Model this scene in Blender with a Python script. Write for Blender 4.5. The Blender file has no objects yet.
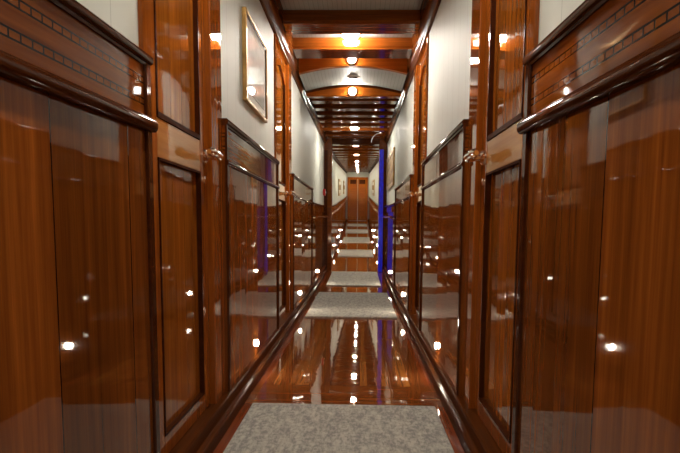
import bpy, bmesh, math, random
from mathutils import Vector, Matrix
random.seed(7)
S = bpy.context.scene
COL = S.collection
PI = math.pi

# ------------------------------------------------------------------ camera, world, exposure
PITCH = math.radians(6.0)
YAW = math.radians(1.80)
ROLL = math.radians(-0.35)
cam_d = bpy.data.cameras.new('camera')
cam_d.sensor_width = 36.0
cam_d.lens = 600.0 / 680.0 * 36.0
cam_d.clip_start = 0.02
cam = bpy.data.objects.new('camera', cam_d)
COL.objects.link(cam)
cam.matrix_world = (Matrix.Translation((0.060, 0, 0)) @ Matrix.Rotation(YAW, 4, 'Z')
                    @ Matrix.Rotation(PI / 2 - PITCH, 4, 'X') @ Matrix.Rotation(-ROLL, 4, 'Z'))
S.camera = cam

w = bpy.data.worlds.new('world')
S.world = w
w.use_nodes = True
w.node_tree.nodes['Background'].inputs[0].default_value = (0.02, 0.017, 0.014, 1)
w.node_tree.nodes['Background'].inputs[1].default_value = 0.3
S.view_settings.view_transform = 'Standard'
S.view_settings.look = 'None'
S.view_settings.gamma = 1
S.view_settings.use_curve_mapping = False
S.view_settings.exposure = 0.32
S.cycles.max_bounces = 10
S.cycles.glossy_bounces = 7
S.cycles.diffuse_bounces = 4
S.cycles.sample_clamp_indirect = 8.0
LAMP_E = 335.0          # radiance of a ceiling lamp's dome
STEP_E = 300.0          # radiance of a low wall light
BLUE_E = 0.21

# ------------------------------------------------------------------ the corridor's own curve
# the deck slopes down away from the viewer, levels out and sweeps up (ship's sheer)
TP = math.tan(PITCH)


def rise(y):
    if y < 5: return 0.0
    if y < 15: return 0.0033 * (y - 5) ** 2
    return 0.33 + 0.066 * (y - 15)


def base(y):
    return -TP * y + rise(y)


def lift(y, h):
    # the wainscot line falls a little towards the viewer
    if y >= 1.6: return 0.0
    k = min(1.0, max(0.0, (h + 0.795) / 0.8)) if h < 0.6 else max(0.0, 1.0 - (h - 0.6) / 0.6)
    return -0.025 * (1.6 - max(y, -1.0)) * k


FL = -0.795            # floor
P = 0.475              # face of the wainscot
WH = 0.497             # face of the cream wall
LEAF = 0.503           # face of a door leaf
BB = -0.695            # top of baseboard
TOP = 1.40             # ceiling boards
YE = 26.0              # end of the corridor
YB = -2.2              # wall behind the camera


# ------------------------------------------------------------------ mesh builder
class MB:
    def __init__(self):
        self.v = []; self.f = []

    def add(self, vs, fs):
        o = len(self.v)
        self.v += [tuple(a) for a in vs]
        self.f += [tuple(i + o for i in f) for f in fs]
        return self

    def prism_y(self, prof, y0, y1, n=None):
        """closed profile of (x,h), swept along the corridor"""
        n = n or max(1, int(math.ceil(abs(y1 - y0) / 0.6)))
        k = len(prof); vs = []; fs = []
        for i in range(n + 1):
            y = y0 + (y1 - y0) * i / n
            vs += [(x, y, h) for x, h in prof]
        for i in range(n):
            for j in range(k):
                a = i * k + j; b = i * k + (j + 1) % k
                fs.append((a, b, b + k, a + k))
        fs.append(tuple(range(k))[::-1]); fs.append(tuple(range(n * k, n * k + k)))
        return self.add(vs, fs)

    def prism_x(self, prof, x0, x1):
        """closed profile of (y,h), swept across"""
        k = len(prof)
        vs = [(x0, y, h) for y, h in prof] + [(x1, y, h) for y, h in prof]
        fs = [(j, (j + 1) % k, (j + 1) % k + k, j + k) for j in range(k)]
        fs += [tuple(range(k))[::-1], tuple(range(k, 2 * k))]
        return self.add(vs, fs)

    def box(self, x0, x1, y0, y1, h0, h1, n=None):
        return self.prism_y([(x0, h0), (x1, h0), (x1, h1), (x0, h1)], y0, y1, n)

    def lathe(self, c, prof, axis='h', n=16):
        """prof of (radius, offset along axis)"""
        vs = []; fs = []
        for r, t in prof:
            for j in range(n):
                a = 2 * PI * j / n
                u, w_ = r * math.cos(a), r * math.sin(a)
                if axis == 'h': vs.append((c[0] + u, c[1] + w_, c[2] + t))
                elif axis == 'x': vs.append((c[0] + t, c[1] + u, c[2] + w_))
                else: vs.append((c[0] + u, c[1] + t, c[2] + w_))
        for i in range(len(prof) - 1):
            for j in range(n):
                a = i * n + j; b = i * n + (j + 1) % n
                fs.append((a, b, b + n, a + n))
        fs.append(tuple(range(n))[::-1]); m = (len(prof) - 1) * n
        fs.append(tuple(range(m, m + n)))
        return self.add(vs, fs)

    def tube(self, pts, rad, n=10):
        pts = [Vector(p) for p in pts]
        rad = rad if isinstance(rad, (list, tuple)) else [rad] * len(pts)
        vs = []; fs = []
        up = Vector((0.1, 0.2, 1)).normalized()
        for i, p in enumerate(pts):
            t = (pts[min(i + 1, len(pts) - 1)] - pts[max(i - 1, 0)]).normalized()
            a = t.cross(up)
            if a.length < 1e-3: a = t.cross(Vector((1, 0, 0)))
            a.normalize(); b = t.cross(a)
            for j in range(n):
                q = 2 * PI * j / n
                vs.append(tuple(p + a * (rad[i] * math.cos(q)) + b * (rad[i] * math.sin(q))))
        for i in range(len(pts) - 1):
            for j in range(n):
                s = i * n + j; e = i * n + (j + 1) % n
                fs.append((s, e, e + n, s + n))
        fs.append(tuple(range(n))[::-1]); m = (len(pts) - 1) * n
        fs.append(tuple(range(m, m + n)))
        return self.add(vs, fs)

    def build(self, name, mat, parent=None, smooth=False, bevel=0.0, flip=False):
        loc = Vector((0, 0, 0))
        if parent is not None:
            loc = Vector(parent['_w'])
        else:
            xs = [a[0] for a in self.v]; ys = [a[1] for a in self.v]; hs = [a[2] for a in self.v]
            yc = (min(ys) + max(ys)) / 2
            loc = Vector(((min(xs) + max(xs)) / 2, yc, min(hs) + base(yc) + lift(yc, min(hs))))
        me = bpy.data.meshes.new(name)
        me.from_pydata([(x - loc.x, y - loc.y, h + base(y) + lift(y, h) - loc.z) for x, y, h in self.v], [], self.f)
        bm = bmesh.new(); bm.from_mesh(me)
        bmesh.ops.recalc_face_normals(bm, faces=bm.faces)
        if smooth:
            for f in bm.faces: f.smooth = True
        bm.to_mesh(me); bm.free()
        at = me.attributes.new('co', 'FLOAT_VECTOR', 'POINT')
        for i, c in enumerate(self.v): at.data[i].vector = c
        me.materials.append(mat)
        o = bpy.data.objects.new(name, me)
        COL.objects.link(o)
        o['_w'] = tuple(loc)
        if parent is not None:
            o.parent = parent
            o.location = (0, 0, 0)
        else:
            o.location = loc
        if smooth:
            m = o.modifiers.new('split', 'EDGE_SPLIT'); m.split_angle = math.radians(38)
        if bevel:
            b = o.modifiers.new('bevel', 'BEVEL'); b.width = bevel; b.segments = 2
            b.limit_method = 'ANGLE'; b.angle_limit = math.radians(40)
        return o


def sd(s, a, b):
    """x range on side s (-1 left, +1 right) from |x|=a to |x|=b"""
    return (s * a, s * b) if s > 0 else (s * b, s * a)


def empty(name, x, y, h):
    o = bpy.data.objects.new(name, None)
    o.empty_display_size = 0.05
    o.location = (x, y, h + base(y) + lift(y, h)); o['_w'] = tuple(o.location)
    COL.objects.link(o)
    return o


def tag(o, label=None, cat=None, group=None, kind=None):
    if label: o['label'] = label
    if cat: o['category'] = cat
    if group: o['group'] = group
    if kind: o['kind'] = kind
    return o


def struct(o, label=None, cat=None):
    return tag(o, label, cat, kind='structure')


# ------------------------------------------------------------------ materials
class NT:
    def __init__(self, name):
        self.m = bpy.data.materials.new(name); self.m.use_nodes = True
        self.t = self.m.node_tree; self.t.nodes.clear()
        self.out = self.n('ShaderNodeOutputMaterial')

    def n(self, typ, **kw):
        x = self.t.nodes.new(typ)
        for k, v in kw.items(): setattr(x, k, v)
        return x

    def l(self, a, b): self.t.links.new(a, b)

    def math(self, op, a, b=None, c=None):
        x = self.n('ShaderNodeMath', operation=op)
        for i, v in enumerate((a, b, c)):
            if v is None: continue
            if isinstance(v, (int, float)): x.inputs[i].default_value = v
            else: self.l(v, x.inputs[i])
        return x.outputs[0]

    def mix(self, f, a, b, blend='MIX'):
        x = self.n('ShaderNodeMix', data_type='RGBA', blend_type=blend)
        for i, v in ((0, f), (6, a), (7, b)):
            if isinstance(v, (int, float)): x.inputs[i].default_value = v
            elif isinstance(v, tuple): x.inputs[i].default_value = (*v, 1)
            else: self.l(v, x.inputs[i])
        return x.outputs[2]

    def co(self):
        a = self.n('ShaderNodeAttribute', attribute_name='co')
        return a.outputs['Vector']

    def noise(self, vec, scale, sx=1, sy=1, sz=1, detail=4, rough=0.55, loc=None):
        mp = self.n('ShaderNodeMapping')
        mp.inputs['Scale'].default_value = (sx, sy, sz)
        self.l(vec, mp.inputs['Vector'])
        if loc is not None: self.l(loc, mp.inputs['Location'])
        x = self.n('ShaderNodeTexNoise')
        x.inputs['Scale'].default_value = scale
        x.inputs['Detail'].default_value = detail
        x.inputs['Roughness'].default_value = rough
        self.l(mp.outputs[0], x.inputs['Vector'])
        return x.outputs['Fac']

    def ramp(self, f, stops):
        x = self.n('ShaderNodeValToRGB')
        e = x.color_ramp.elements
        while len(e) < len(stops): e.new(0.5)
        for i, (p, c) in enumerate(stops):
            e[i].position = p; e[i].color = (*c, 1)
        self.l(f, x.inputs[0])
        return x.outputs[0]

    def principled(self, col, rough=0.5, metal=0.0, coat=0.0, coat_rough=0.03, normal=None, coat_normal=None, spec=0.5):
        b = self.n('ShaderNodeBsdfPrincipled')
        if isinstance(col, tuple): b.inputs['Base Color'].default_value = (*col, 1)
        else: self.l(col, b.inputs['Base Color'])
        if isinstance(rough, float): b.inputs['Roughness'].default_value = rough
        else: self.l(rough, b.inputs['Roughness'])
        b.inputs['Metallic'].default_value = metal
        b.inputs['Coat Weight'].default_value = coat
        b.inputs['Coat Roughness'].default_value = coat_rough
        b.inputs['Coat IOR'].default_value = 1.38
        b.inputs['Specular IOR Level'].default_value = spec
        if normal is not None: self.l(normal, b.inputs['Normal'])
        if coat_normal is not None: self.l(coat_normal, b.inputs['Coat Normal'])
        self.l(b.outputs[0], self.out.inputs[0])
        return b

    def bump(self, h, strength=0.2, dist=0.01):
        b = self.n('ShaderNodeBump')
        b.inputs['Strength'].default_value = strength
        b.inputs['Distance'].default_value = dist
        self.l(h, b.inputs['Height'])
        return b.outputs[0]


def stripe(t, c, period, width, off=0.0):
    """1 on a thin line every period"""
    f = t.math('FRACT', t.math('DIVIDE', t.math('ADD', c, off + 100 * period), period))
    return t.math('LESS_THAN', f, width / period)


def wood(name, dark, light, grain='h', plank=None, pw=0.15, joint=0.004, tone=0.35, coat=1.0, crough=0.03,
         wave=0.12, rough=0.35, poff=0.0, tilt=0.05, vary=0.0):
    t = NT(name); co = t.co()
    sep = t.n('ShaderNodeSeparateXYZ'); t.l(co, sep.inputs[0])
    sc = {'h': (40, 40, 1.6), 'y': (40, 1.6, 40), 'x': (1.6, 40, 40)}[grain]
    fine = {'h': (160, 160, 5), 'y': (160, 5, 160), 'x': (5, 160, 160)}[grain]
    cell = None; off = None
    if plank:
        ax = sep.outputs[{'x': 0, 'y': 1, 'h': 2}[plank]]
        cell = t.math('FLOOR', t.math('DIVIDE', t.math('ADD', ax, poff + 100 * pw), pw))
        wn = t.n('ShaderNodeTexWhiteNoise', noise_dimensions='1D'); t.l(cell, wn.inputs['W'])
        cx = t.n('ShaderNodeCombineXYZ')
        for i in range(3): t.l(t.math('MULTIPLY', wn.outputs['Value'], 37.0 + 11 * i), cx.inputs[i])
        off = cx.outputs[0]
    n1 = t.noise(co, 1.0, *sc, detail=5, rough=0.6, loc=off)
    n2 = t.noise(co, 1.0, *fine, detail=3, rough=0.7, loc=off)
    n = t.math('ADD', t.math('MULTIPLY', n1, 0.7), t.math('MULTIPLY', n2, 0.3))
    c = t.ramp(n, [(0.30, dark), (0.55, tuple((a + b) / 2 for a, b in zip(dark, light))), (0.72, light)])
    if vary:
        bn = t.noise(co, 1.0, 9, 9, 0.25, detail=2)
        bc = t.n('ShaderNodeCombineColor'); bv = t.math('ADD', t.math('MULTIPLY', bn, 2 * vary), 1 - vary)
        for i in range(3): t.l(bv, bc.inputs[i])
        c = t.mix(1.0, c, bc.outputs[0], 'MULTIPLY')
    if plank:
        g = t.math('ADD', t.math('MULTIPLY', wn.outputs['Value'], 2 * tone), 1 - tone)
        gc = t.n('ShaderNodeCombineColor')
        for i in range(3): t.l(g, gc.inputs[i])
        c = t.mix(1.0, c, gc.outputs[0], 'MULTIPLY')
        ln = stripe(t, ax, pw, joint, poff)
        c = t.mix(ln, c, tuple(a * 0.25 for a in dark))
    wv = t.noise(co, 1.0, 5, 5, 3, detail=1)
    fineb = t.noise(co, 1.0, 22, 22, 8, detail=1)
    hh = t.math('ADD', wv, t.math('MULTIPLY', fineb, 0.12))
    hgt = t.math('MULTIPLY', hh, wave * 0.006)
    if plank:
        w2 = t.n('ShaderNodeTexWhiteNoise', noise_dimensions='1D'); t.l(t.math('ADD', cell, 0.5), w2.inputs['W'])
        hz = sep.outputs[2]
        a1 = t.math('MULTIPLY', t.math('MULTIPLY', t.math('SUBTRACT', wn.outputs['Value'], 0.5), ax), tilt)
        a2 = t.math('MULTIPLY', t.math('MULTIPLY', t.math('SUBTRACT', w2.outputs['Value'], 0.5), hz), tilt)
        hgt = t.math('ADD', hgt, t.math('ADD', a1, a2))
    cn = t.bump(hgt, 1.0, 1.0)
    t.principled(c, rough, coat=coat, coat_rough=crough, coat_normal=cn, spec=0.0)
    return t.m


M = {}
M['panel'] = wood('mahogany boards', (0.115, 0.026, 0.0045), (0.32, 0.092, 0.013), 'h', 'y', 0.35, 0.005, 0.30, coat=0.85, poff=0.02, tilt=0.03, vary=0.5)
M['stile'] = wood('mahogany uprights', (0.19, 0.041, 0.005), (0.42, 0.115, 0.013), 'h')
M['rail'] = wood('mahogany rails', (0.12, 0.024, 0.003), (0.29, 0.070, 0.008), 'y')
M['mould'] = wood('dark moulding', (0.035, 0.009, 0.003), (0.095, 0.024, 0.006), 'y', wave=0.03, coat=0.6, crough=0.06)
M['leafpanel'] = wood('door panel veneer', (0.16, 0.038, 0.004), (0.42, 0.13, 0.014), 'h', 'y', 0.115, 0.001, 0.22, tilt=0.02)
M['midrail'] = wood('pale mahogany rail', (0.40, 0.165, 0.040), (0.58, 0.27, 0.075), 'y')
M['beam'] = wood('beam mahogany', (0.085, 0.018, 0.0025), (0.24, 0.060, 0.007), 'x', wave=0.05, crough=0.10)
M['base'] = wood('dark baseboard', (0.045, 0.012, 0.003), (0.12, 0.032, 0.006), 'y', wave=0.03, crough=0.2, coat=0.18)
M['crown'] = wood('crown mahogany', (0.060, 0.014, 0.003), (0.14, 0.036, 0.006), 'y', wave=0.03, crough=0.15, coat=0.3)
M['bead'] = wood('dark bead', (0.035, 0.009, 0.003), (0.08, 0.02, 0.005), 'y', coat=0.15, crough=0.2)
M['header'] = wood('arched header veneer', (0.22, 0.050, 0.006), (0.42, 0.115, 0.012), 'x', wave=0.05, crough=0.12)


def frieze_mat():
    """frieze board with two inlaid ladder bands"""
    t = NT('frieze with ladder inlay'); co = t.co()
    sep = t.n('ShaderNodeSeparateXYZ'); t.l(co, sep.inputs[0])
    n = t.noise(co, 1.0, 40, 1.6, 40, detail=5)
    c = t.ramp(n, [(0.3, (0.10, 0.021, 0.003)), (0.75, (0.25, 0.066, 0.009))])
    y, h = sep.outputs[1], sep.outputs[2]
    inb = None; lines = None
    for h0 in (0.300, 0.352):
        a = t.math('GREATER_THAN', h, h0); b = t.math('LESS_THAN', h, h0 + 0.018)
        ib = t.math('MULTIPLY', a, b)
        a2 = t.math('GREATER_THAN', h, h0 + 0.0036); b2 = t.math('LESS_THAN', h, h0 + 0.0144)
        core = t.math('MULTIPLY', a2, b2)
        rung = stripe(t, y, 0.034, 0.0050)
        ln = t.math('MULTIPLY', ib, t.math('MAXIMUM', t.math('SUBTRACT', 1.0, core), rung))
        inb = ib if inb is None else t.math('ADD', inb, ib)
        lines = ln if lines is None else t.math('ADD', lines, ln)
    c = t.mix(t.math('MULTIPLY', inb, 0.12), c, (0.20, 0.070, 0.016))
    c = t.mix(lines, c, (0.008, 0.003, 0.002))
    cn = t.bump(t.noise(co, 1.0, 5, 5, 3, detail=1), 0.05, 0.02)
    t.principled(c, 0.35, coat=0.6, coat_rough=0.04, coat_normal=cn, spec=0.0)
    return t.m


M['frieze'] = frieze_mat()


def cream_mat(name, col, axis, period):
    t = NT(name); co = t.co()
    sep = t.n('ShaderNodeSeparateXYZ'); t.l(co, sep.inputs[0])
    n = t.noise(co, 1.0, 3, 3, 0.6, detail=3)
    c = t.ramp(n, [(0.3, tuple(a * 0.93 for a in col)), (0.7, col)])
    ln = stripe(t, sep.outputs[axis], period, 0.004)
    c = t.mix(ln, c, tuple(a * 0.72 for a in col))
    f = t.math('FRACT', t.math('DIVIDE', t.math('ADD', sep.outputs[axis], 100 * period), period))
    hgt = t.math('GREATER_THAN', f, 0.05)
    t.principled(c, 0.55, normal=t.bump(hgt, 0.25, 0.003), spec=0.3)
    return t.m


M['cream'] = cream_mat('cream painted boards', (0.66, 0.68, 0.61), 1, 0.17)
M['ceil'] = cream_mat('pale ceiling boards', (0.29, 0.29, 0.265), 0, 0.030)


def floor_mat(bands):
    t = NT('varnished deck planks'); co = t.co()
    sep = t.n('ShaderNodeSeparateXYZ'); t.l(co, sep.inputs[0])
    x, y = sep.outputs[0], sep.outputs[1]
    pw = 0.036
    cell = t.math('FLOOR', t.math('DIVIDE', t.math('ADD', x, 100 * pw), pw))
    wn = t.n('ShaderNodeTexWhiteNoise', noise_dimensions='1D'); t.l(cell, wn.inputs['W'])
    n = t.noise(co, 1.0, 60, 2.0, 40, detail=5)
    g = t.math('ADD', t.math('MULTIPLY', wn.outputs['Value'], 0.45), t.math('MULTIPLY', n, 0.55))
    c = t.ramp(g, [(0.2, (0.090, 0.022, 0.006)), (0.5, (0.18, 0.052, 0.012)), (0.8, (0.33, 0.120, 0.025))])
    c = t.mix(stripe(t, x, pw, 0.002), c, (0.02, 0.006, 0.003))
    # plain margin beside the walls, crossing boards at the ends of the runners
    nx = t.noise(co, 1.0, 3.0, 50, 30, detail=4)
    cb = t.ramp(nx, [(0.3, (0.13, 0.032, 0.008)), (0.75, (0.24, 0.070, 0.014))])
    m = t.math('GREATER_THAN', t.math('ABSOLUTE', x), 0.395)
    c = t.mix(m, c, t.ramp(n, [(0.3, (0.14, 0.026, 0.007)), (0.75, (0.24, 0.052, 0.011))]))
    for a, b in bands:
        k = t.math('MULTIPLY', t.math('GREATER_THAN', y, a), t.math('LESS_THAN', y, b))
        c = t.mix(k, c, cb)
        for e in (a, b):
            k = t.math('LESS_THAN', t.math('ABSOLUTE', t.math('SUBTRACT', y, e)), 0.003)
            c = t.mix(k, c, (0.03, 0.008, 0.003))
    cn = t.bump(t.noise(co, 1.0, 7, 4, 4, detail=2), 0.045, 0.02)
    t.principled(c, 0.3, coat=1.0, coat_rough=0.025, coat_normal=cn, spec=0.0)
    return t.m


def carpet_mat():
    t = NT('mottled grey beige pile'); co = t.co()
    a = t.noise(co, 48.0, 1.0, 0.34, 1.0, detail=6, rough=0.8)
    v = t.n('ShaderNodeTexVoronoi', feature='DISTANCE_TO_EDGE'); v.inputs['Scale'].default_value = 30
    mp = t.n('ShaderNodeMapping'); t.l(co, mp.inputs[0]); t.l(mp.outputs[0], v.inputs['Vector'])
    f = t.math('ADD', t.math('MULTIPLY', a, 0.75), t.math('MULTIPLY', v.outputs['Distance'], 0.16))
    c = t.ramp(f, [(0.32, (0.26, 0.25, 0.23)), (0.44, (0.46, 0.44, 0.38)), (0.60, (0.62, 0.58, 0.50))])
    b = t.bump(t.noise(co, 220.0, detail=2), 0.5, 0.004)
    t.principled(c, 0.95, normal=b, spec=0.1)
    return t.m


M['carpet'] = carpet_mat()


def simple(name, col, rough=0.4, metal=0.0, var=0.08, scale=20.0, coat=0.0):
    t = NT(name); n = t.noise(t.co(), scale, detail=3)
    c = t.ramp(n, [(0.3, tuple(max(0, a * (1 - var)) for a in col)), (0.7, tuple(min(1, a * (1 + var)) for a in col))])
    t.principled(c, rough, metal, coat=coat)
    return t.m


def emit(name, col, strength, base_col=(0.8, 0.8, 0.8), var=0.0):
    t = NT(name)
    b = t.principled(base_col, 0.3)
    b.inputs['Emission Color'].default_value = (*col, 1)
    b.inputs['Emission Strength'].default_value = strength
    if var:
        n = t.noise(t.co(), 1.0, 60, 60, 14, detail=3)
        s = t.math('MULTIPLY', t.math('POWER', n, 3.5), strength * 8.0)
        t.l(s, b.inputs['Emission Strength'])
    return t.m


M['chrome'] = simple('polished nickel', (0.86, 0.74, 0.60), 0.10, 1.0)
M['brass'] = simple('polished brass', (0.72, 0.50, 0.24), 0.16, 1.0)
M['gilt'] = simple('gilt frame', (0.50, 0.30, 0.10), 0.32, 0.8, var=0.25)
M['darkslip'] = simple('dark frame slip', (0.05, 0.035, 0.025), 0.5)
M['mat'] = simple('white picture mount', (0.75, 0.72, 0.63), 0.8, var=0.03)
M['lamp'] = emit('lit lamp dome', (1.0, 0.93, 0.82), LAMP_E)
M['farlamp'] = emit('lit far lamp dome', (1.0, 0.88, 0.70), LAMP_E * 2.4)
M['step'] = emit('lit low wall light', (1.0, 0.86, 0.68), STEP_E)
M['blue'] = emit('blue light strip', (0.012, 0.02, 1.0), BLUE_E, (0.02, 0.02, 0.2), var=1)
M['red'] = simple('red plastic', (0.55, 0.02, 0.02), 0.35)
M['white_plastic'] = simple('white plastic', (0.62, 0.61, 0.57), 0.45)
M['void'] = simple('dark gap', (0.012, 0.006, 0.004), 0.8)
M['glass'] = simple('glazed print glass', (0.6, 0.6, 0.6), 0.05)


def print_mat(name, kind):
    t = NT(name); co = t.co()
    sep = t.n('ShaderNodeSeparateXYZ'); t.l(co, sep.inputs[0])
    n = t.noise(co, 6.0, 1, 1, 2.2, detail=4)
    if kind == 'mist':
        g = t.n('ShaderNodeMapRange')
        g.inputs['From Min'].default_value = 0.66; g.inputs['From Max'].default_value = 1.06
        t.l(sep.outputs[2], g.inputs['Value'])
        f = t.math('ADD', t.math('MULTIPLY', n, 0.5), t.math('MULTIPLY', g.outputs[0], 0.55))
        c = t.ramp(f, [(0.22, (0.62, 0.60, 0.50)), (0.34, (0.36, 0.36, 0.28)), (0.5, (0.50, 0.50, 0.40)), (0.72, (0.72, 0.70, 0.58))])
    else:
        c = t.ramp(n, [(0.3, (0.10, 0.06, 0.02)), (0.5, (0.30, 0.19, 0.07)), (0.62, (0.42, 0.30, 0.13)), (0.8, (0.65, 0.58, 0.42))])
    t.principled(c, 0.5, coat=1.0 if kind == 'mist' else 0.15, coat_rough=0.02, spec=0.1)
    return t.m


M['mist'] = print_mat('misty pale print', 'mist')
M['goldprint'] = print_mat('brown and gold print', 'gold')

# ------------------------------------------------------------------ layout along the corridor
DADO = [(YB, 1.53), (2.39, 3.94), (4.84, 6.85)]      # tall wainscots with frieze
DOOR = [(1.53, 2.39), (3.94, 4.84)]                  # doors, facing pairs
LOW = [(6.85, 9.50), (9.72, YE)]                     # low wainscot with handrail
PORTAL = (9.50, 9.72)
RUGS = [(-0.6, 2.53, 0.400), (5.07, 6.88, 0.40), (7.60, 9.42, 0.355), (12.15, 13.72, 0.37),
        (15.55, 17.25, 0.37), (18.85, 20.4, 0.37), (22.25, 23.6, 0.37)]

# ------------------------------------------------------------------ floor, ceiling, walls
bands = [(2.56, 2.88), (4.80, 5.10), (6.86, 7.62), (9.40, 9.72), (11.9, 12.2)]
M['floor'] = floor_mat(bands)
struct(MB().box(-0.60, 0.60, YB, YE, FL - 0.08, FL).build('floor', M['floor']), 'glossy brown plank floor running the length of the corridor', 'floor')
WHERE = ['nearest the viewer', 'between the two doors', 'beyond the second door', 'just before the doorway posts', 'beyond the doorway posts']
V0, V1 = 5.02, 5.67                                   # the arched vault section
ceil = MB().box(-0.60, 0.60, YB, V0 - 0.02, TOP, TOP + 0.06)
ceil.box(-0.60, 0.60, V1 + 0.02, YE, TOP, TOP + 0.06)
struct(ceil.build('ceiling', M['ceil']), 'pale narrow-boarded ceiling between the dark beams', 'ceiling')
for s, nm in ((-1, 'left'), (1, 'right')):
    struct(MB().box(*sd(s, 0.555, 0.62), YB, YE, FL, TOP + 0.05).build('wall_' + nm, M['cream']), '%s wall carrying the panelling and doors' % nm, 'wall')
    # cream boards above each wainscot
    for i, (a, b) in enumerate(DADO + LOW):
        h0 = 0.40 if i < 3 else 0.26
        struct(MB().box(*sd(s, WH, 0.5555), a, b, h0, TOP).build('wall_' + nm, M['cream']),
               'cream boarded %s wall above the wainscot %s' % (nm, WHERE[i]), 'wall')
struct(MB().box(-0.62, 0.62, YE, YE + 0.08, FL, TOP + 0.05, 1).build('wall_end', M['cream']), 'cream end wall round the distant pair of doors', 'wall')
struct(MB().box(-0.62, 0.62, YB - 0.08, YB, FL, TOP + 0.05, 1).build('wall_back', M['stile']), 'brown wall behind the viewer', 'wall')

# ------------------------------------------------------------------ wainscot
def half_round(x_face, out, h, r, n=7, foot=0.0):
    """closed moulding profile on plane |x|=x_face, bulging inwards"""
    p = [(x_face + 0.01, h - r), (x_face - out * 0.25, h - r)]
    for i in range(n + 1):
        a = -PI / 2 + PI * i / n
        p.append((x_face - out * 0.55 - out * 0.45 * math.cos(a), h + r * math.sin(a)))
    p += [(x_face - out * 0.25, h + r), (x_face + 0.01, h + r)]
    return p


def mir(prof, s):
    return [(x * s, h) for x, h in prof]


TRIM = [0]


def trim_root(x, y, h, where):
    TRIM[0] += 1
    return struct(empty('trim_%d' % TRIM[0], x, y, h), 'varnished mahogany wainscot on the %s wall %s' % ('left' if x < 0 else 'right', where), 'wainscot')


def dado(s, a, b, i):
    r = trim_root(s * P, (a + b) / 2, FL, WHERE[i])
    MB().box(*sd(s, P, 0.556), a, b, BB - 0.02, 0.262).build('panel', M['panel'], r)
    MB().box(*sd(s, P, 0.556), a, b, 0.262, 0.398).build('frieze', M['frieze'], r)
    near = b < 2
    low = half_round(P, 0.024, 0.254, 0.017) if near else half_round(P, 0.014, 0.254, 0.010)
    MB().prism_y(mir(low, s), a + 0.002, b - 0.002).build('lower_moulding', M['mould'], r, smooth=True)
    k = 0.45 if near else 0.42
    cap = [(P + 0.02, 0.398), (P - 0.010 * k, 0.398), (P - 0.014 * k, 0.404), (P - 0.028 * k, 0.406), (P - 0.035 * k, 0.413),
           (P - 0.033 * k, 0.422), (P - 0.022 * k, 0.427), (P + 0.02, 0.427)]
    MB().prism_y(mir(cap, s), a + 0.002, b - 0.002).build('top_moulding', M['mould'], r, smooth=True)
    e = 0.035 if near else 0.028
    for y in ([a + 0.001] if a > 0 else []) + [b - e - 0.001]:
        MB().box(*sd(s, P - 0.008, P + 0.02), y, y + e, BB, 0.425, 1).build('end_stile', M['mould'], r, bevel=0.004)


def low_dado(s, a, b, idx):
    r = trim_root(s * P, (a + b) / 2, FL, WHERE[3 + idx])
    MB().box(*sd(s, P, 0.556), a, b, BB - 0.02, 0.262).build('panel', M['panel'], r)
    cap = [(P + 0.02, 0.235), (P - 0.012, 0.235), (P - 0.022, 0.246), (P - 0.022, 0.262), (P - 0.010, 0.270), (P + 0.02, 0.270)]
    MB().prism_y(mir(cap, s), a + 0.002, b - 0.002).build('top_moulding', M['mould'], r, smooth=True)
    MB().prism_y(mir([(P + .01, 0.165), (P - .004, 0.165), (P - .004, 0.235), (P + .01, 0.235)], s), a + 0.002, b - 0.002).build('frieze', M['rail'], r)
    # handrail on brackets
    side = 'left' if s < 0 else 'right'
    where = 'before the doorway posts' if idx == 0 else 'beyond the doorway posts'
    hr = empty('handrail', s * P, (a + b) / 2, 0.11)
    tag(hr, 'thin polished handrail on the %s wall %s' % (side, where), 'handrail', 'corridor handrails')
    n = max(2, int((b - a) / 0.35))
    X = s * (P - 0.045)
    pts = [(X, a + 0.12 + (b - a - 0.24) * i / n, 0.105) for i in range(n + 1)]
    MB().tube(pts, 0.012).build('rail', M['rail'], hr, smooth=True)
    nb = max(2, int((b - a) / 1.2))
    for i in range(nb):
        y = a + 0.2 + (b - a - 0.4) * i / (nb - 1)
        MB().tube([(s * (P + 0.002), y, 0.088), (s * (P - 0.025), y, 0.086), (X, y, 0.100)], [0.012, 0.008, 0.014], 8).build('bracket', M['chrome'], hr, smooth=True)


for s in (-1, 1):
    for i, (a, b) in enumerate(DADO):
        dado(s, a, b, i)
    for i, (a, b) in enumerate(LOW):
        low_dado(s, a, b, i)
    nm = 'left' if s < 0 else 'right'
    prof = [(0.556, FL), (0.440, FL), (0.440, FL + 0.042), (0.444, FL + 0.048), (0.458, FL + 0.050), (0.461, FL + 0.054), (0.461, BB - 0.006),
            (0.465, BB + 0.001), (0.556, BB + 0.002)]
    struct(MB().prism_y(mir(prof, s), YB, YE).build('baseboard_' + nm, M['base']), 'dark varnished baseboard along the %s wall' % nm, 'baseboard')
    # crown moulding
    cr = [(0.556, 1.240), (0.480, 1.240), (0.476, 1.250), (0.468, 1.255), (0.458, 1.275), (0.452, 1.283),
          (0.444, 1.310), (0.438, 1.400), (0.556, 1.400)]
    o = MB().prism_y(mir(cr, s), YB, YE).build('trim_%d' % (20 + (s > 0)), M['crown'], smooth=True)
    struct(o, 'dark crown moulding where the %s wall meets the ceiling' % nm, 'moulding')


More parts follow.
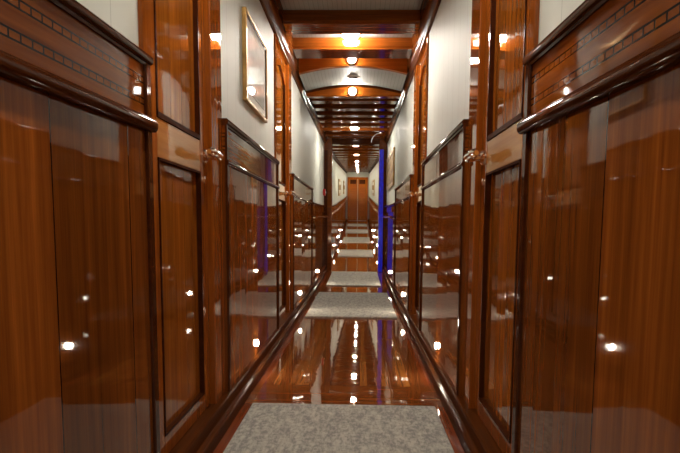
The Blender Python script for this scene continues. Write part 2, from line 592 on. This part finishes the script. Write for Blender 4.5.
# ------------------------------------------------------------------ doors
def door(num, s, a, b, label, end=False):
    r = struct(empty('door_%d' % num, s * LEAF, (a + b) / 2, FL))
    tag(r, label, 'door')
    cw = 0.17
    la, lb = a + 0.040, b - cw - 0.004
    z0, z1 = BB + 0.004, TOP - 0.17
    # casing: two jambs and head
    MB().box(*sd(s, P + 0.010, 0.556), b - cw, b, BB - 0.01, TOP, 1).build('casing', M['stile'], r, bevel=0.004)
    MB().box(*sd(s, P + 0.010, 0.556), a, a + 0.034, BB - 0.01, TOP, 1).build('casing', M['stile'], r, bevel=0.004)
    MB().box(*sd(s, P + 0.012, 0.556), a + 0.034, b - cw, z1 + 0.004, TOP).build('casing_head', M['stile'], r, bevel=0.004)
    # leaf
    sw = 0.10
    f0, f1 = LEAF, LEAF + 0.030
    MB().box(*sd(s, LEAF + 0.014, LEAF + 0.034), la + 0.02, lb - 0.02, z0 + 0.02, z1 - 0.02).build('back_panel', M['leafpanel'], r)
    MB().box(*sd(s, f0, f1), la, la + sw, z0, z1, 1).build('stile', M['stile'], r, bevel=0.003)
    MB().box(*sd(s, f0, f1), lb - sw, lb, z0, z1, 1).build('stile', M['stile'], r, bevel=0.003)
    MB().box(*sd(s, f0, f1), la + sw, lb - sw, z0, -0.625).build('bottom_rail', M['stile'], r, bevel=0.003)
    MB().box(*sd(s, f0, f1), la + sw, lb - sw, 0.190, 0.302).build('middle_rail', M['midrail'], r, bevel=0.003)
    # top rail with arched lower edge
    ya, yb = la + sw, lb - sw
    arc = [(ya, z1), (ya, z1 - 0.17)] + [(ya + (yb - ya) * i / 12, z1 - 0.17 + 0.075 * math.sin(PI * i / 12)) for i in range(1, 12)] + [(yb, z1 - 0.17), (yb, z1)]
    MB().prism_x(arc, *sd(s, f0, f1)).build('top_rail', M['stile'], r)
    # raised beads round the two panels
    for lo, hi in ((-0.625, 0.190), (0.302, z1 - 0.17)):
        m = MB(); e = 0.007; x0, x1 = sd(s, f0 - 0.003, f0 + 0.016)
        m.box(x0, x1, ya, yb, lo, lo + (0.016 if lo > 0 else e)); m.box(x0, x1, ya, ya + e, lo + e, hi, 1); m.box(x0, x1, yb - e, yb, lo + e, hi, 1)
        if hi < 0.5: m.box(x0, x1, ya, yb, hi - e, hi)
        m.build('bead', M['bead'], r)
    # threshold board beneath the leaf
    # lever handle
    hy, hh = lb - 0.050, 0.250
    if num > 8: return r
    rose = MB().lathe((s * LEAF, hy, hh), [(0.027, 0), (0.027, -s * 0.005), (0.021, -s * 0.012), (0.013, -s * 0.016)], 'x', 20).build('handle_rose', M['chrome'], r, smooth=True)
    X1 = s * (LEAF - 0.056)
    MB().tube([(s * (LEAF - 0.008), hy, hh), (s * (LEAF - 0.03), hy, hh), (s * (LEAF - 0.046), hy - 0.002, hh), (X1, hy - 0.012, hh + 0.001),
               (X1 - s * 0.001, hy - 0.035, hh + 0.004), (X1, hy - 0.075, hh + 0.005), (X1 + s * 0.002, hy - 0.110, hh + 0.004), (X1 + s * 0.004, hy - 0.126, hh + 0.003)],
              [0.014, 0.0120, 0.0160, 0.0185, 0.0150, 0.0140, 0.0165, 0.009], 12).build('handle_lever', M['chrome'], r, smooth=True)
    MB().lathe((s * LEAF, hy + 0.002, hh - 0.085), [(0.013, 0), (0.013, -s * 0.004), (0.004, -s * 0.005)], 'x', 14).build('keyhole_cover', M['chrome'], r, smooth=True)
    return r


door(1, -1, *DOOR[0], 'varnished mahogany cabin door at the near left, lever handle level with its pale rail')
door(2, 1, *DOOR[0], 'varnished mahogany cabin door at the near right, showing bright lamp reflections in its upper panel')
door(3, -1, *DOOR[1], 'narrow-looking mahogany cabin door beyond the gilt-framed picture on the left')
door(4, 1, *DOOR[1], 'mahogany cabin door on the right just before the arched ceiling header')

# end doors: a pair of leaves facing the viewer
r = struct(empty('door_5', 0, YE - 0.05, FL))
tag(r, 'pair of brown varnished doors closing the far end of the corridor', 'door')
for k in (-1, 1):
    x0, x1 = sd(k, 0.006, 0.385)
    y0, y1 = YE - 0.07, YE - 0.03
    MB().box(x0, x1, y0 + 0.012, y1, FL + 0.01, 1.02, 1).build('leaf', M['header'], r)
    fr = MB()
    fr.box(x0, x0 + 0.07, y0, y0 + 0.012, FL + 0.01, 1.02, 1); fr.box(x1 - 0.07, x1, y0, y0 + 0.012, FL + 0.01, 1.02, 1)
    for h0, h1 in ((FL + 0.01, FL + 0.2), (0.05, 0.17), (0.9, 1.02)):
        fr.box(x0 + 0.07, x1 - 0.07, y0, y0 + 0.012, h0, h1, 1)
    fr.build('leaf_frame', M['leafpanel'], r)
    MB().prism_x([(y0 - 0.006, 0.80), (y0 - 0.006, 0.98), (y0, 0.98), (y0, 0.80)], x0 + 0.06, x1 - 0.06).build('carved_top_panel', M['mould'], r)
    MB().lathe((k * 0.05, y0 - 0.03, 0.10), [(0.004, -0.025), (0.022, -0.018), (0.026, 0), (0.012, 0.014), (0.012, 0.031)], 'y', 12).build('door_knob', M['brass'], r, smooth=True)
fr = MB()
fr.box(-0.44, -0.385, YE - 0.08, YE, FL, 1.04, 1); fr.box(0.385, 0.44, YE - 0.08, YE, FL, 1.04, 1); fr.box(-0.44, 0.44, YE - 0.08, YE, 1.02, 1.09, 1)
fr.build('casing', M['stile'], r)

# ------------------------------------------------------------------ doorway posts with blue strip
r = struct(empty('trim_30', 0, PORTAL[0], FL))
tag(r, 'dark doorway frame of two posts and a lintel midway down the corridor', 'doorway')
for s in (-1, 1):
    MB().box(*sd(s, 0.372, 0.556), PORTAL[0] + 0.012, PORTAL[1], FL, TOP, 1).build('post', M['beam'], r, bevel=0.006)
    MB().box(*sd(s, 0.440, 0.50), PORTAL[0] - 0.010, PORTAL[0] + 0.012, FL, 1.14, 1).build('post_fillet', M['mould'], r, bevel=0.004)
MB().box(-0.372, 0.372, PORTAL[0] + 0.02, PORTAL[1], 1.235, TOP, 1).build('lintel', M['mould'], r, bevel=0.006)
bl = empty('light_strip', 0.405, PORTAL[0], FL)
tag(bl, 'tall glowing blue light strip on the right doorway post', 'light strip')
MB().box(0.374, 0.440, PORTAL[0] - 0.016, PORTAL[0] + 0.010, FL + 0.004, 1.15, 1).build('glowing_strip', M['blue'], bl, bevel=0.006)
m = MB(); m.box(0.368, 0.373, PORTAL[0] - 0.018, PORTAL[0] + 0.010, FL + 0.004, 1.152, 1)
m.build('edge_channel', M['chrome'], bl)

# ------------------------------------------------------------------ ceiling beams
def beam(y0, y1, h, label, group, mat='beam'):
    b = 0.006
    pr = [(y0, TOP + 0.005), (y0, h + 0.018), (y0 + 0.008, h + 0.010), (y0 + 0.010, h), (y1 - 0.010, h), (y1 - 0.008, h + 0.010), (y1, h + 0.018), (y1, TOP + 0.005)]
    o = MB().prism_x(pr, -0.442, 0.442).build('ceiling_beam', M[mat])
    return tag(o, label, 'ceiling beam', group)


G1 = 'beams before the arched header'
beam(3.98, 4.20, 1.315, 'thick dark ceiling beam nearest the viewer, in front of the brightest round lamp', G1)
beam(4.54, 4.80, 1.318, 'thick ceiling beam glowing orange right behind the brightest round lamp', G1)
for y, lb in ((3.05, 'first'), (2.1, 'second'), (1.1, 'third'), (0.1, 'fourth')):
    o = beam(y, y + 0.22, 1.315, 'dark ceiling beam overhead, %s back towards the viewer from the thick visible beams' % lb, G1)

# header 1 with arched lower edge, vault, header 2
def arch_pts(hc, he, n=18, w_=0.442):
    return [(-w_ + 2 * w_ * i / n, he + (hc - he) * (1 - ((-1 + 2 * i / n) ** 2))) for i in range(n + 1)]


up = arch_pts(1.318, 1.258)
struct(MB().prism_y([(-0.442, TOP + .06)] + up + [(0.442, TOP + .06)], 5.00, 5.06, 1).build('trim_31', M['header'], smooth=False),
       'orange-brown arched header across the ceiling at the far edge of the second doors', 'header')
o = MB()
thin = [(x, h + 0.028) for x, h in up]
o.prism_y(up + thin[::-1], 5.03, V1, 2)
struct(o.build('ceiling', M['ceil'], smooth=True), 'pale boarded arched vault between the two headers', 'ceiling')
rim = MB().prism_y([(x, h - 0.020) for x, h in up] + [(x, h - 0.002) for x, h in up[::-1]], V1 - 0.025, V1, 1)
struct(rim.build('trim_32', M['mould'], smooth=True), 'dark curved rim at the far edge of the pale vault', 'rim')
hd = MB().box(-0.442, 0.442, V1, V1 + 0.10, 1.215, TOP + .06, 1)
struct(hd.build('trim_33', M['header'], bevel=0.006), 'orange-lit second header below the far rim of the vault', 'header')

ys = [6.30, 6.72, 7.14, 7.56, 7.98, 8.40]
names = ['first', 'second', 'third', 'fourth', 'fifth', 'sixth']
for i, y in enumerate(ys):
    beam(y, y + 0.17, 1.30, 'dark varnished ceiling slat beam, %s beyond the arched vault' % names[i], 'slat beams between the vault and the doorway posts')
for i, y in enumerate([8.98, 9.28]):
    beam(y, y + 0.15, 1.30, 'dark ceiling beam %s the blue-lit doorway posts' % ('two before' if i == 0 else 'directly before'), 'slat beams between the vault and the doorway posts')
NUM = ['first', 'second', 'third', 'fourth', 'fifth', 'sixth', 'seventh', 'eighth', 'ninth', 'tenth', 'eleventh', 'twelfth', 'thirteenth',
       'fourteenth', 'fifteenth', 'sixteenth', 'seventeenth', 'eighteenth', 'nineteenth', 'twentieth', 'twenty-first', 'twenty-second',
       'twenty-third', 'twenty-fourth', 'twenty-fifth', 'twenty-sixth']
y = 10.15; i = 0
while y < 25.4:
    beam(y, y + 0.20, 1.29, 'brown ceiling beam, %s beyond the doorway posts' % NUM[i], 'far ceiling beams')
    y += 0.62; i += 1


# ------------------------------------------------------------------ ceiling lamps
def lamp(x, y, h, label, rr=0.05, dk=1.0):
    t = empty('ceiling_lamp', x, y, h)
    tag(t, label, 'ceiling lamp', 'round ceiling lamps')
    MB().lathe((x, y, h), [(rr * 1.35, 0.0), (rr * 1.40, -0.006), (rr * 1.15, -0.014), (rr * 1.0, -0.012)], 'h', 20).build('ring', M['brass'], t, smooth=True)
    MB().lathe((x, y, h - (0.010 if dk > 0.5 else 0.006)), [(rr, 0.0), (rr * 0.92, -0.014 * dk), (rr * 0.66, -0.026 * dk), (rr * 0.25, -0.032 * dk)], 'h', 14).build('diffuser', M['farlamp' if y > 9.7 else 'lamp'], t, smooth=True)


lamp(-0.01, 4.41, TOP, 'brightest round ceiling lamp, between the two thick beams', 0.062, 1.6)
for y, lb in ((-1.3, 'round ceiling lamp behind the viewer'), (0.45, 'round ceiling lamp directly above the viewer'), (1.87, 'round ceiling lamp above the two nearest doors')):
    lamp(-0.01, y, TOP, lb)
lamp(-0.01, 8.06, 1.30, 'glowing lamp under a slat beam, nearest before the doorway posts', 0.055)
for i, k in enumerate((0, 3, 7, 11, 15, 19, 24)):
    lamp(0.0, 10.25 + 0.62 * k, 1.29, 'small glowing lamp under the far ceiling beams, %s beyond the doorway posts' % NUM[i], 0.072, 0.22)


# glowing domes added to imitate lamp glare on the two varnished headers
def glare_dome(y, h, label):
    t = empty('header_glare', -0.01, y, h)
    tag(t, label, 'lamp')
    MB().lathe((-0.01, y, h), [(0.045, 0.002), (0.045, -0.008), (0.036, -0.012)], 'y', 18).build('ring', M['brass'], t, smooth=True)
    MB().lathe((-0.01, y - 0.010, h), [(0.034, 0.0), (0.030, -0.012), (0.014, -0.020)], 'y', 14).build('diffuser', M['lamp'], t, smooth=True)


glare_dome(5.00, 1.366, 'glowing dome added as lamp glare on the face of the arched header')
glare_dome(V1, 1.258, 'glowing dome added as lamp glare on the second header under the vault rim')

# ring detector on the vault
t = empty('smoke_detector', 0.0, 5.36, 1.325)
tag(t, 'shallow round detector ring on the pale arched vault', 'smoke detector')
MB().lathe((0, 5.36, 1.329), [(0.060, 0), (0.062, -0.010), (0.050, -0.018)], 'h', 22).build('housing', M['white_plastic'], t, smooth=True)
MB().lathe((0, 5.36, 1.311), [(0.036, 0), (0.034, -0.012), (0.020, -0.014)], 'h', 18).build('sensor_cap', M['darkslip'], t, smooth=True)


# ------------------------------------------------------------------ low wall lights
def step_light(s, y, h, label):
    t = empty('step_light', s * P, y, h)
    tag(t, label, 'wall light', 'low wall lights')
    MB().lathe((s * P, y, h), [(0.026, s * 0.004), (0.026, -s * 0.003), (0.020, -s * 0.005)], 'x', 18).build('bezel', M['chrome'], t, smooth=True)
    MB().lathe((s * (P - 0.004), y, h), [(0.018, 0.0), (0.016, -s * 0.005), (0.008, -s * 0.009)], 'x', 12).build('lens', M['step'], t, smooth=True)


for s in (-1, 1):
    side = 'left' if s < 0 else 'right'
    step_light(s, 3.06, -0.62, 'small bright round light low on the %s panelling between the two doors' % side)
    step_light(s, 5.42, -0.62, 'small bright round light low on the %s panelling beyond the second door' % side)
    step_light(s, 7.78, -0.62, 'small bright low light on the %s wall just before the doorway posts' % side)
    for k, y in enumerate((10.6, 13.0, 15.4, 17.8)):
        step_light(s, y, -0.62, 'tiny low wall light on the %s, %s beyond the doorway posts' % (side, NUM[k]))

# ------------------------------------------------------------------ carpets
RL = ['pale mottled runner in the foreground, cut by the bottom of the frame', 'pale runner between the second doors and the vault, second from the viewer',
      'pale runner lying just before the doorway posts', 'pale runner lying first beyond the doorway posts', 'pale runner lying second beyond the doorway posts',
      'pale runner lying third beyond the doorway posts', 'pale runner lying last before the end doors']
for (a, b, hw), lb in zip(RUGS, RL):
    n = int((b - a) / 0.15)
    prof = [(-hw, FL + 0.001), (hw, FL + 0.001), (hw, FL + 0.008), (hw - 0.004, FL + 0.012), (-hw + 0.004, FL + 0.012), (-hw, FL + 0.008)]
    tag(MB().prism_y(prof, a, b, n).build('carpet_runner', M['carpet']), lb, 'carpet', 'carpet runners along the corridor')


# ------------------------------------------------------------------ pictures
def picture(s, a, b, h0, h1, label, pm, fm='gilt', fw=0.016, mount=0.05, dep=0.022):
    t = empty('framed_picture', s * WH, (a + b) / 2, h0)
    tag(t, label, 'picture')
    x0, x1 = sd(s, WH - dep, WH)
    m = MB()
    m.box(x0, x1, a, a + fw, h0, h1, 1); m.box(x0, x1, b - fw, b, h0, h1, 1)
    m.box(x0, x1, a + fw, b - fw, h0, h0 + fw); m.box(x0, x1, a + fw, b - fw, h1 - fw, h1)
    m.build('frame', M[fm], t, bevel=0.003)
    m = MB(); x0, x1 = sd(s, WH - dep + 0.006, WH - 0.002); e = 0.008
    a2, b2, c2, d2 = a + fw, b - fw, h0 + fw, h1 - fw
    m.box(x0, x1, a2, a2 + e, c2, d2, 1); m.box(x0, x1, b2 - e, b2, c2, d2, 1); m.box(x0, x1, a2, b2, c2, c2 + e); m.box(x0, x1, a2, b2, d2 - e, d2)
    m.build('inner_slip', M['darkslip'], t)
    if mount:
        MB().box(*sd(s, WH - 0.012, WH - 0.001), a2 + e, b2 - e, c2 + e, d2 - e, 1).build('mount', M['mat'], t)
    MB().box(*sd(s, WH - 0.0135, WH - 0.0005), a2 + e + mount, b2 - e - mount, c2 + e + mount, d2 - e - mount, 1).build('print', M[pm], t)


picture(-1, 2.88, 3.52, 0.600, 1.030, 'gilt-framed misty pale landscape print on the left wall between the two doors', 'mist', mount=0.035)
picture(1, 7.45, 9.15, 0.50, 0.97, 'gold-brown framed panel on the right wall before the doorway posts', 'goldprint', fw=0.05, mount=0.0)
picture(-1, 16.2, 17.9, 0.42, 0.88, 'brown-framed picture on the far left wall, nearer of the two there', 'goldprint', fw=0.05, mount=0.1)
picture(-1, 20.8, 22.8, 0.42, 0.88, 'brown-framed picture on the far left wall, farther of the two there', 'goldprint', fw=0.05, mount=0.1)
picture(1, 17.0, 19.6, 0.42, 0.88, 'brown-framed picture on the far right wall beyond the blue strip', 'goldprint', fw=0.05, mount=0.1)

# red call point, brass hook and tiny fittings
t = empty('fire_call_point', -WH, 9.30, 0.46)
tag(t, 'small red fire call point on the left wall beside the doorway post', 'fire alarm')
MB().box(-WH, -WH + 0.035, 9.26, 9.36, 0.42, 0.52, 1).build('housing', M['red'], t, bevel=0.005)
MB().lathe((-WH + 0.034, 9.31, 0.47), [(0.024, 0), (0.022, 0.006), (0.01, 0.008)], 'x', 14).build('push_disc', M['white_plastic'], t, smooth=True)

t = empty('curved_hook', 0.30, 8.62, 1.30)
tag(t, 'thin pale curved hook hanging below the ceiling beams near the blue strip', 'hook')
pts = [(0.36 - 0.0 - 0.13 * math.sin(a), 8.66, 1.17 + 0.13 * math.cos(a)) for a in [PI * 0.5 * i / 8 for i in range(9)]]
MB().tube(pts, 0.0045, 8).build('hook_arm', M['white_plastic'], t, smooth=True)
MB().lathe((0.36, 8.66, 1.30), [(0.022, 0.006), (0.022, -0.004), (0.008, -0.012)], 'h', 14).build('hook_plate', M['chrome'], t, smooth=True)

for o in bpy.data.objects:
    if '_w' in o: del o['_w']
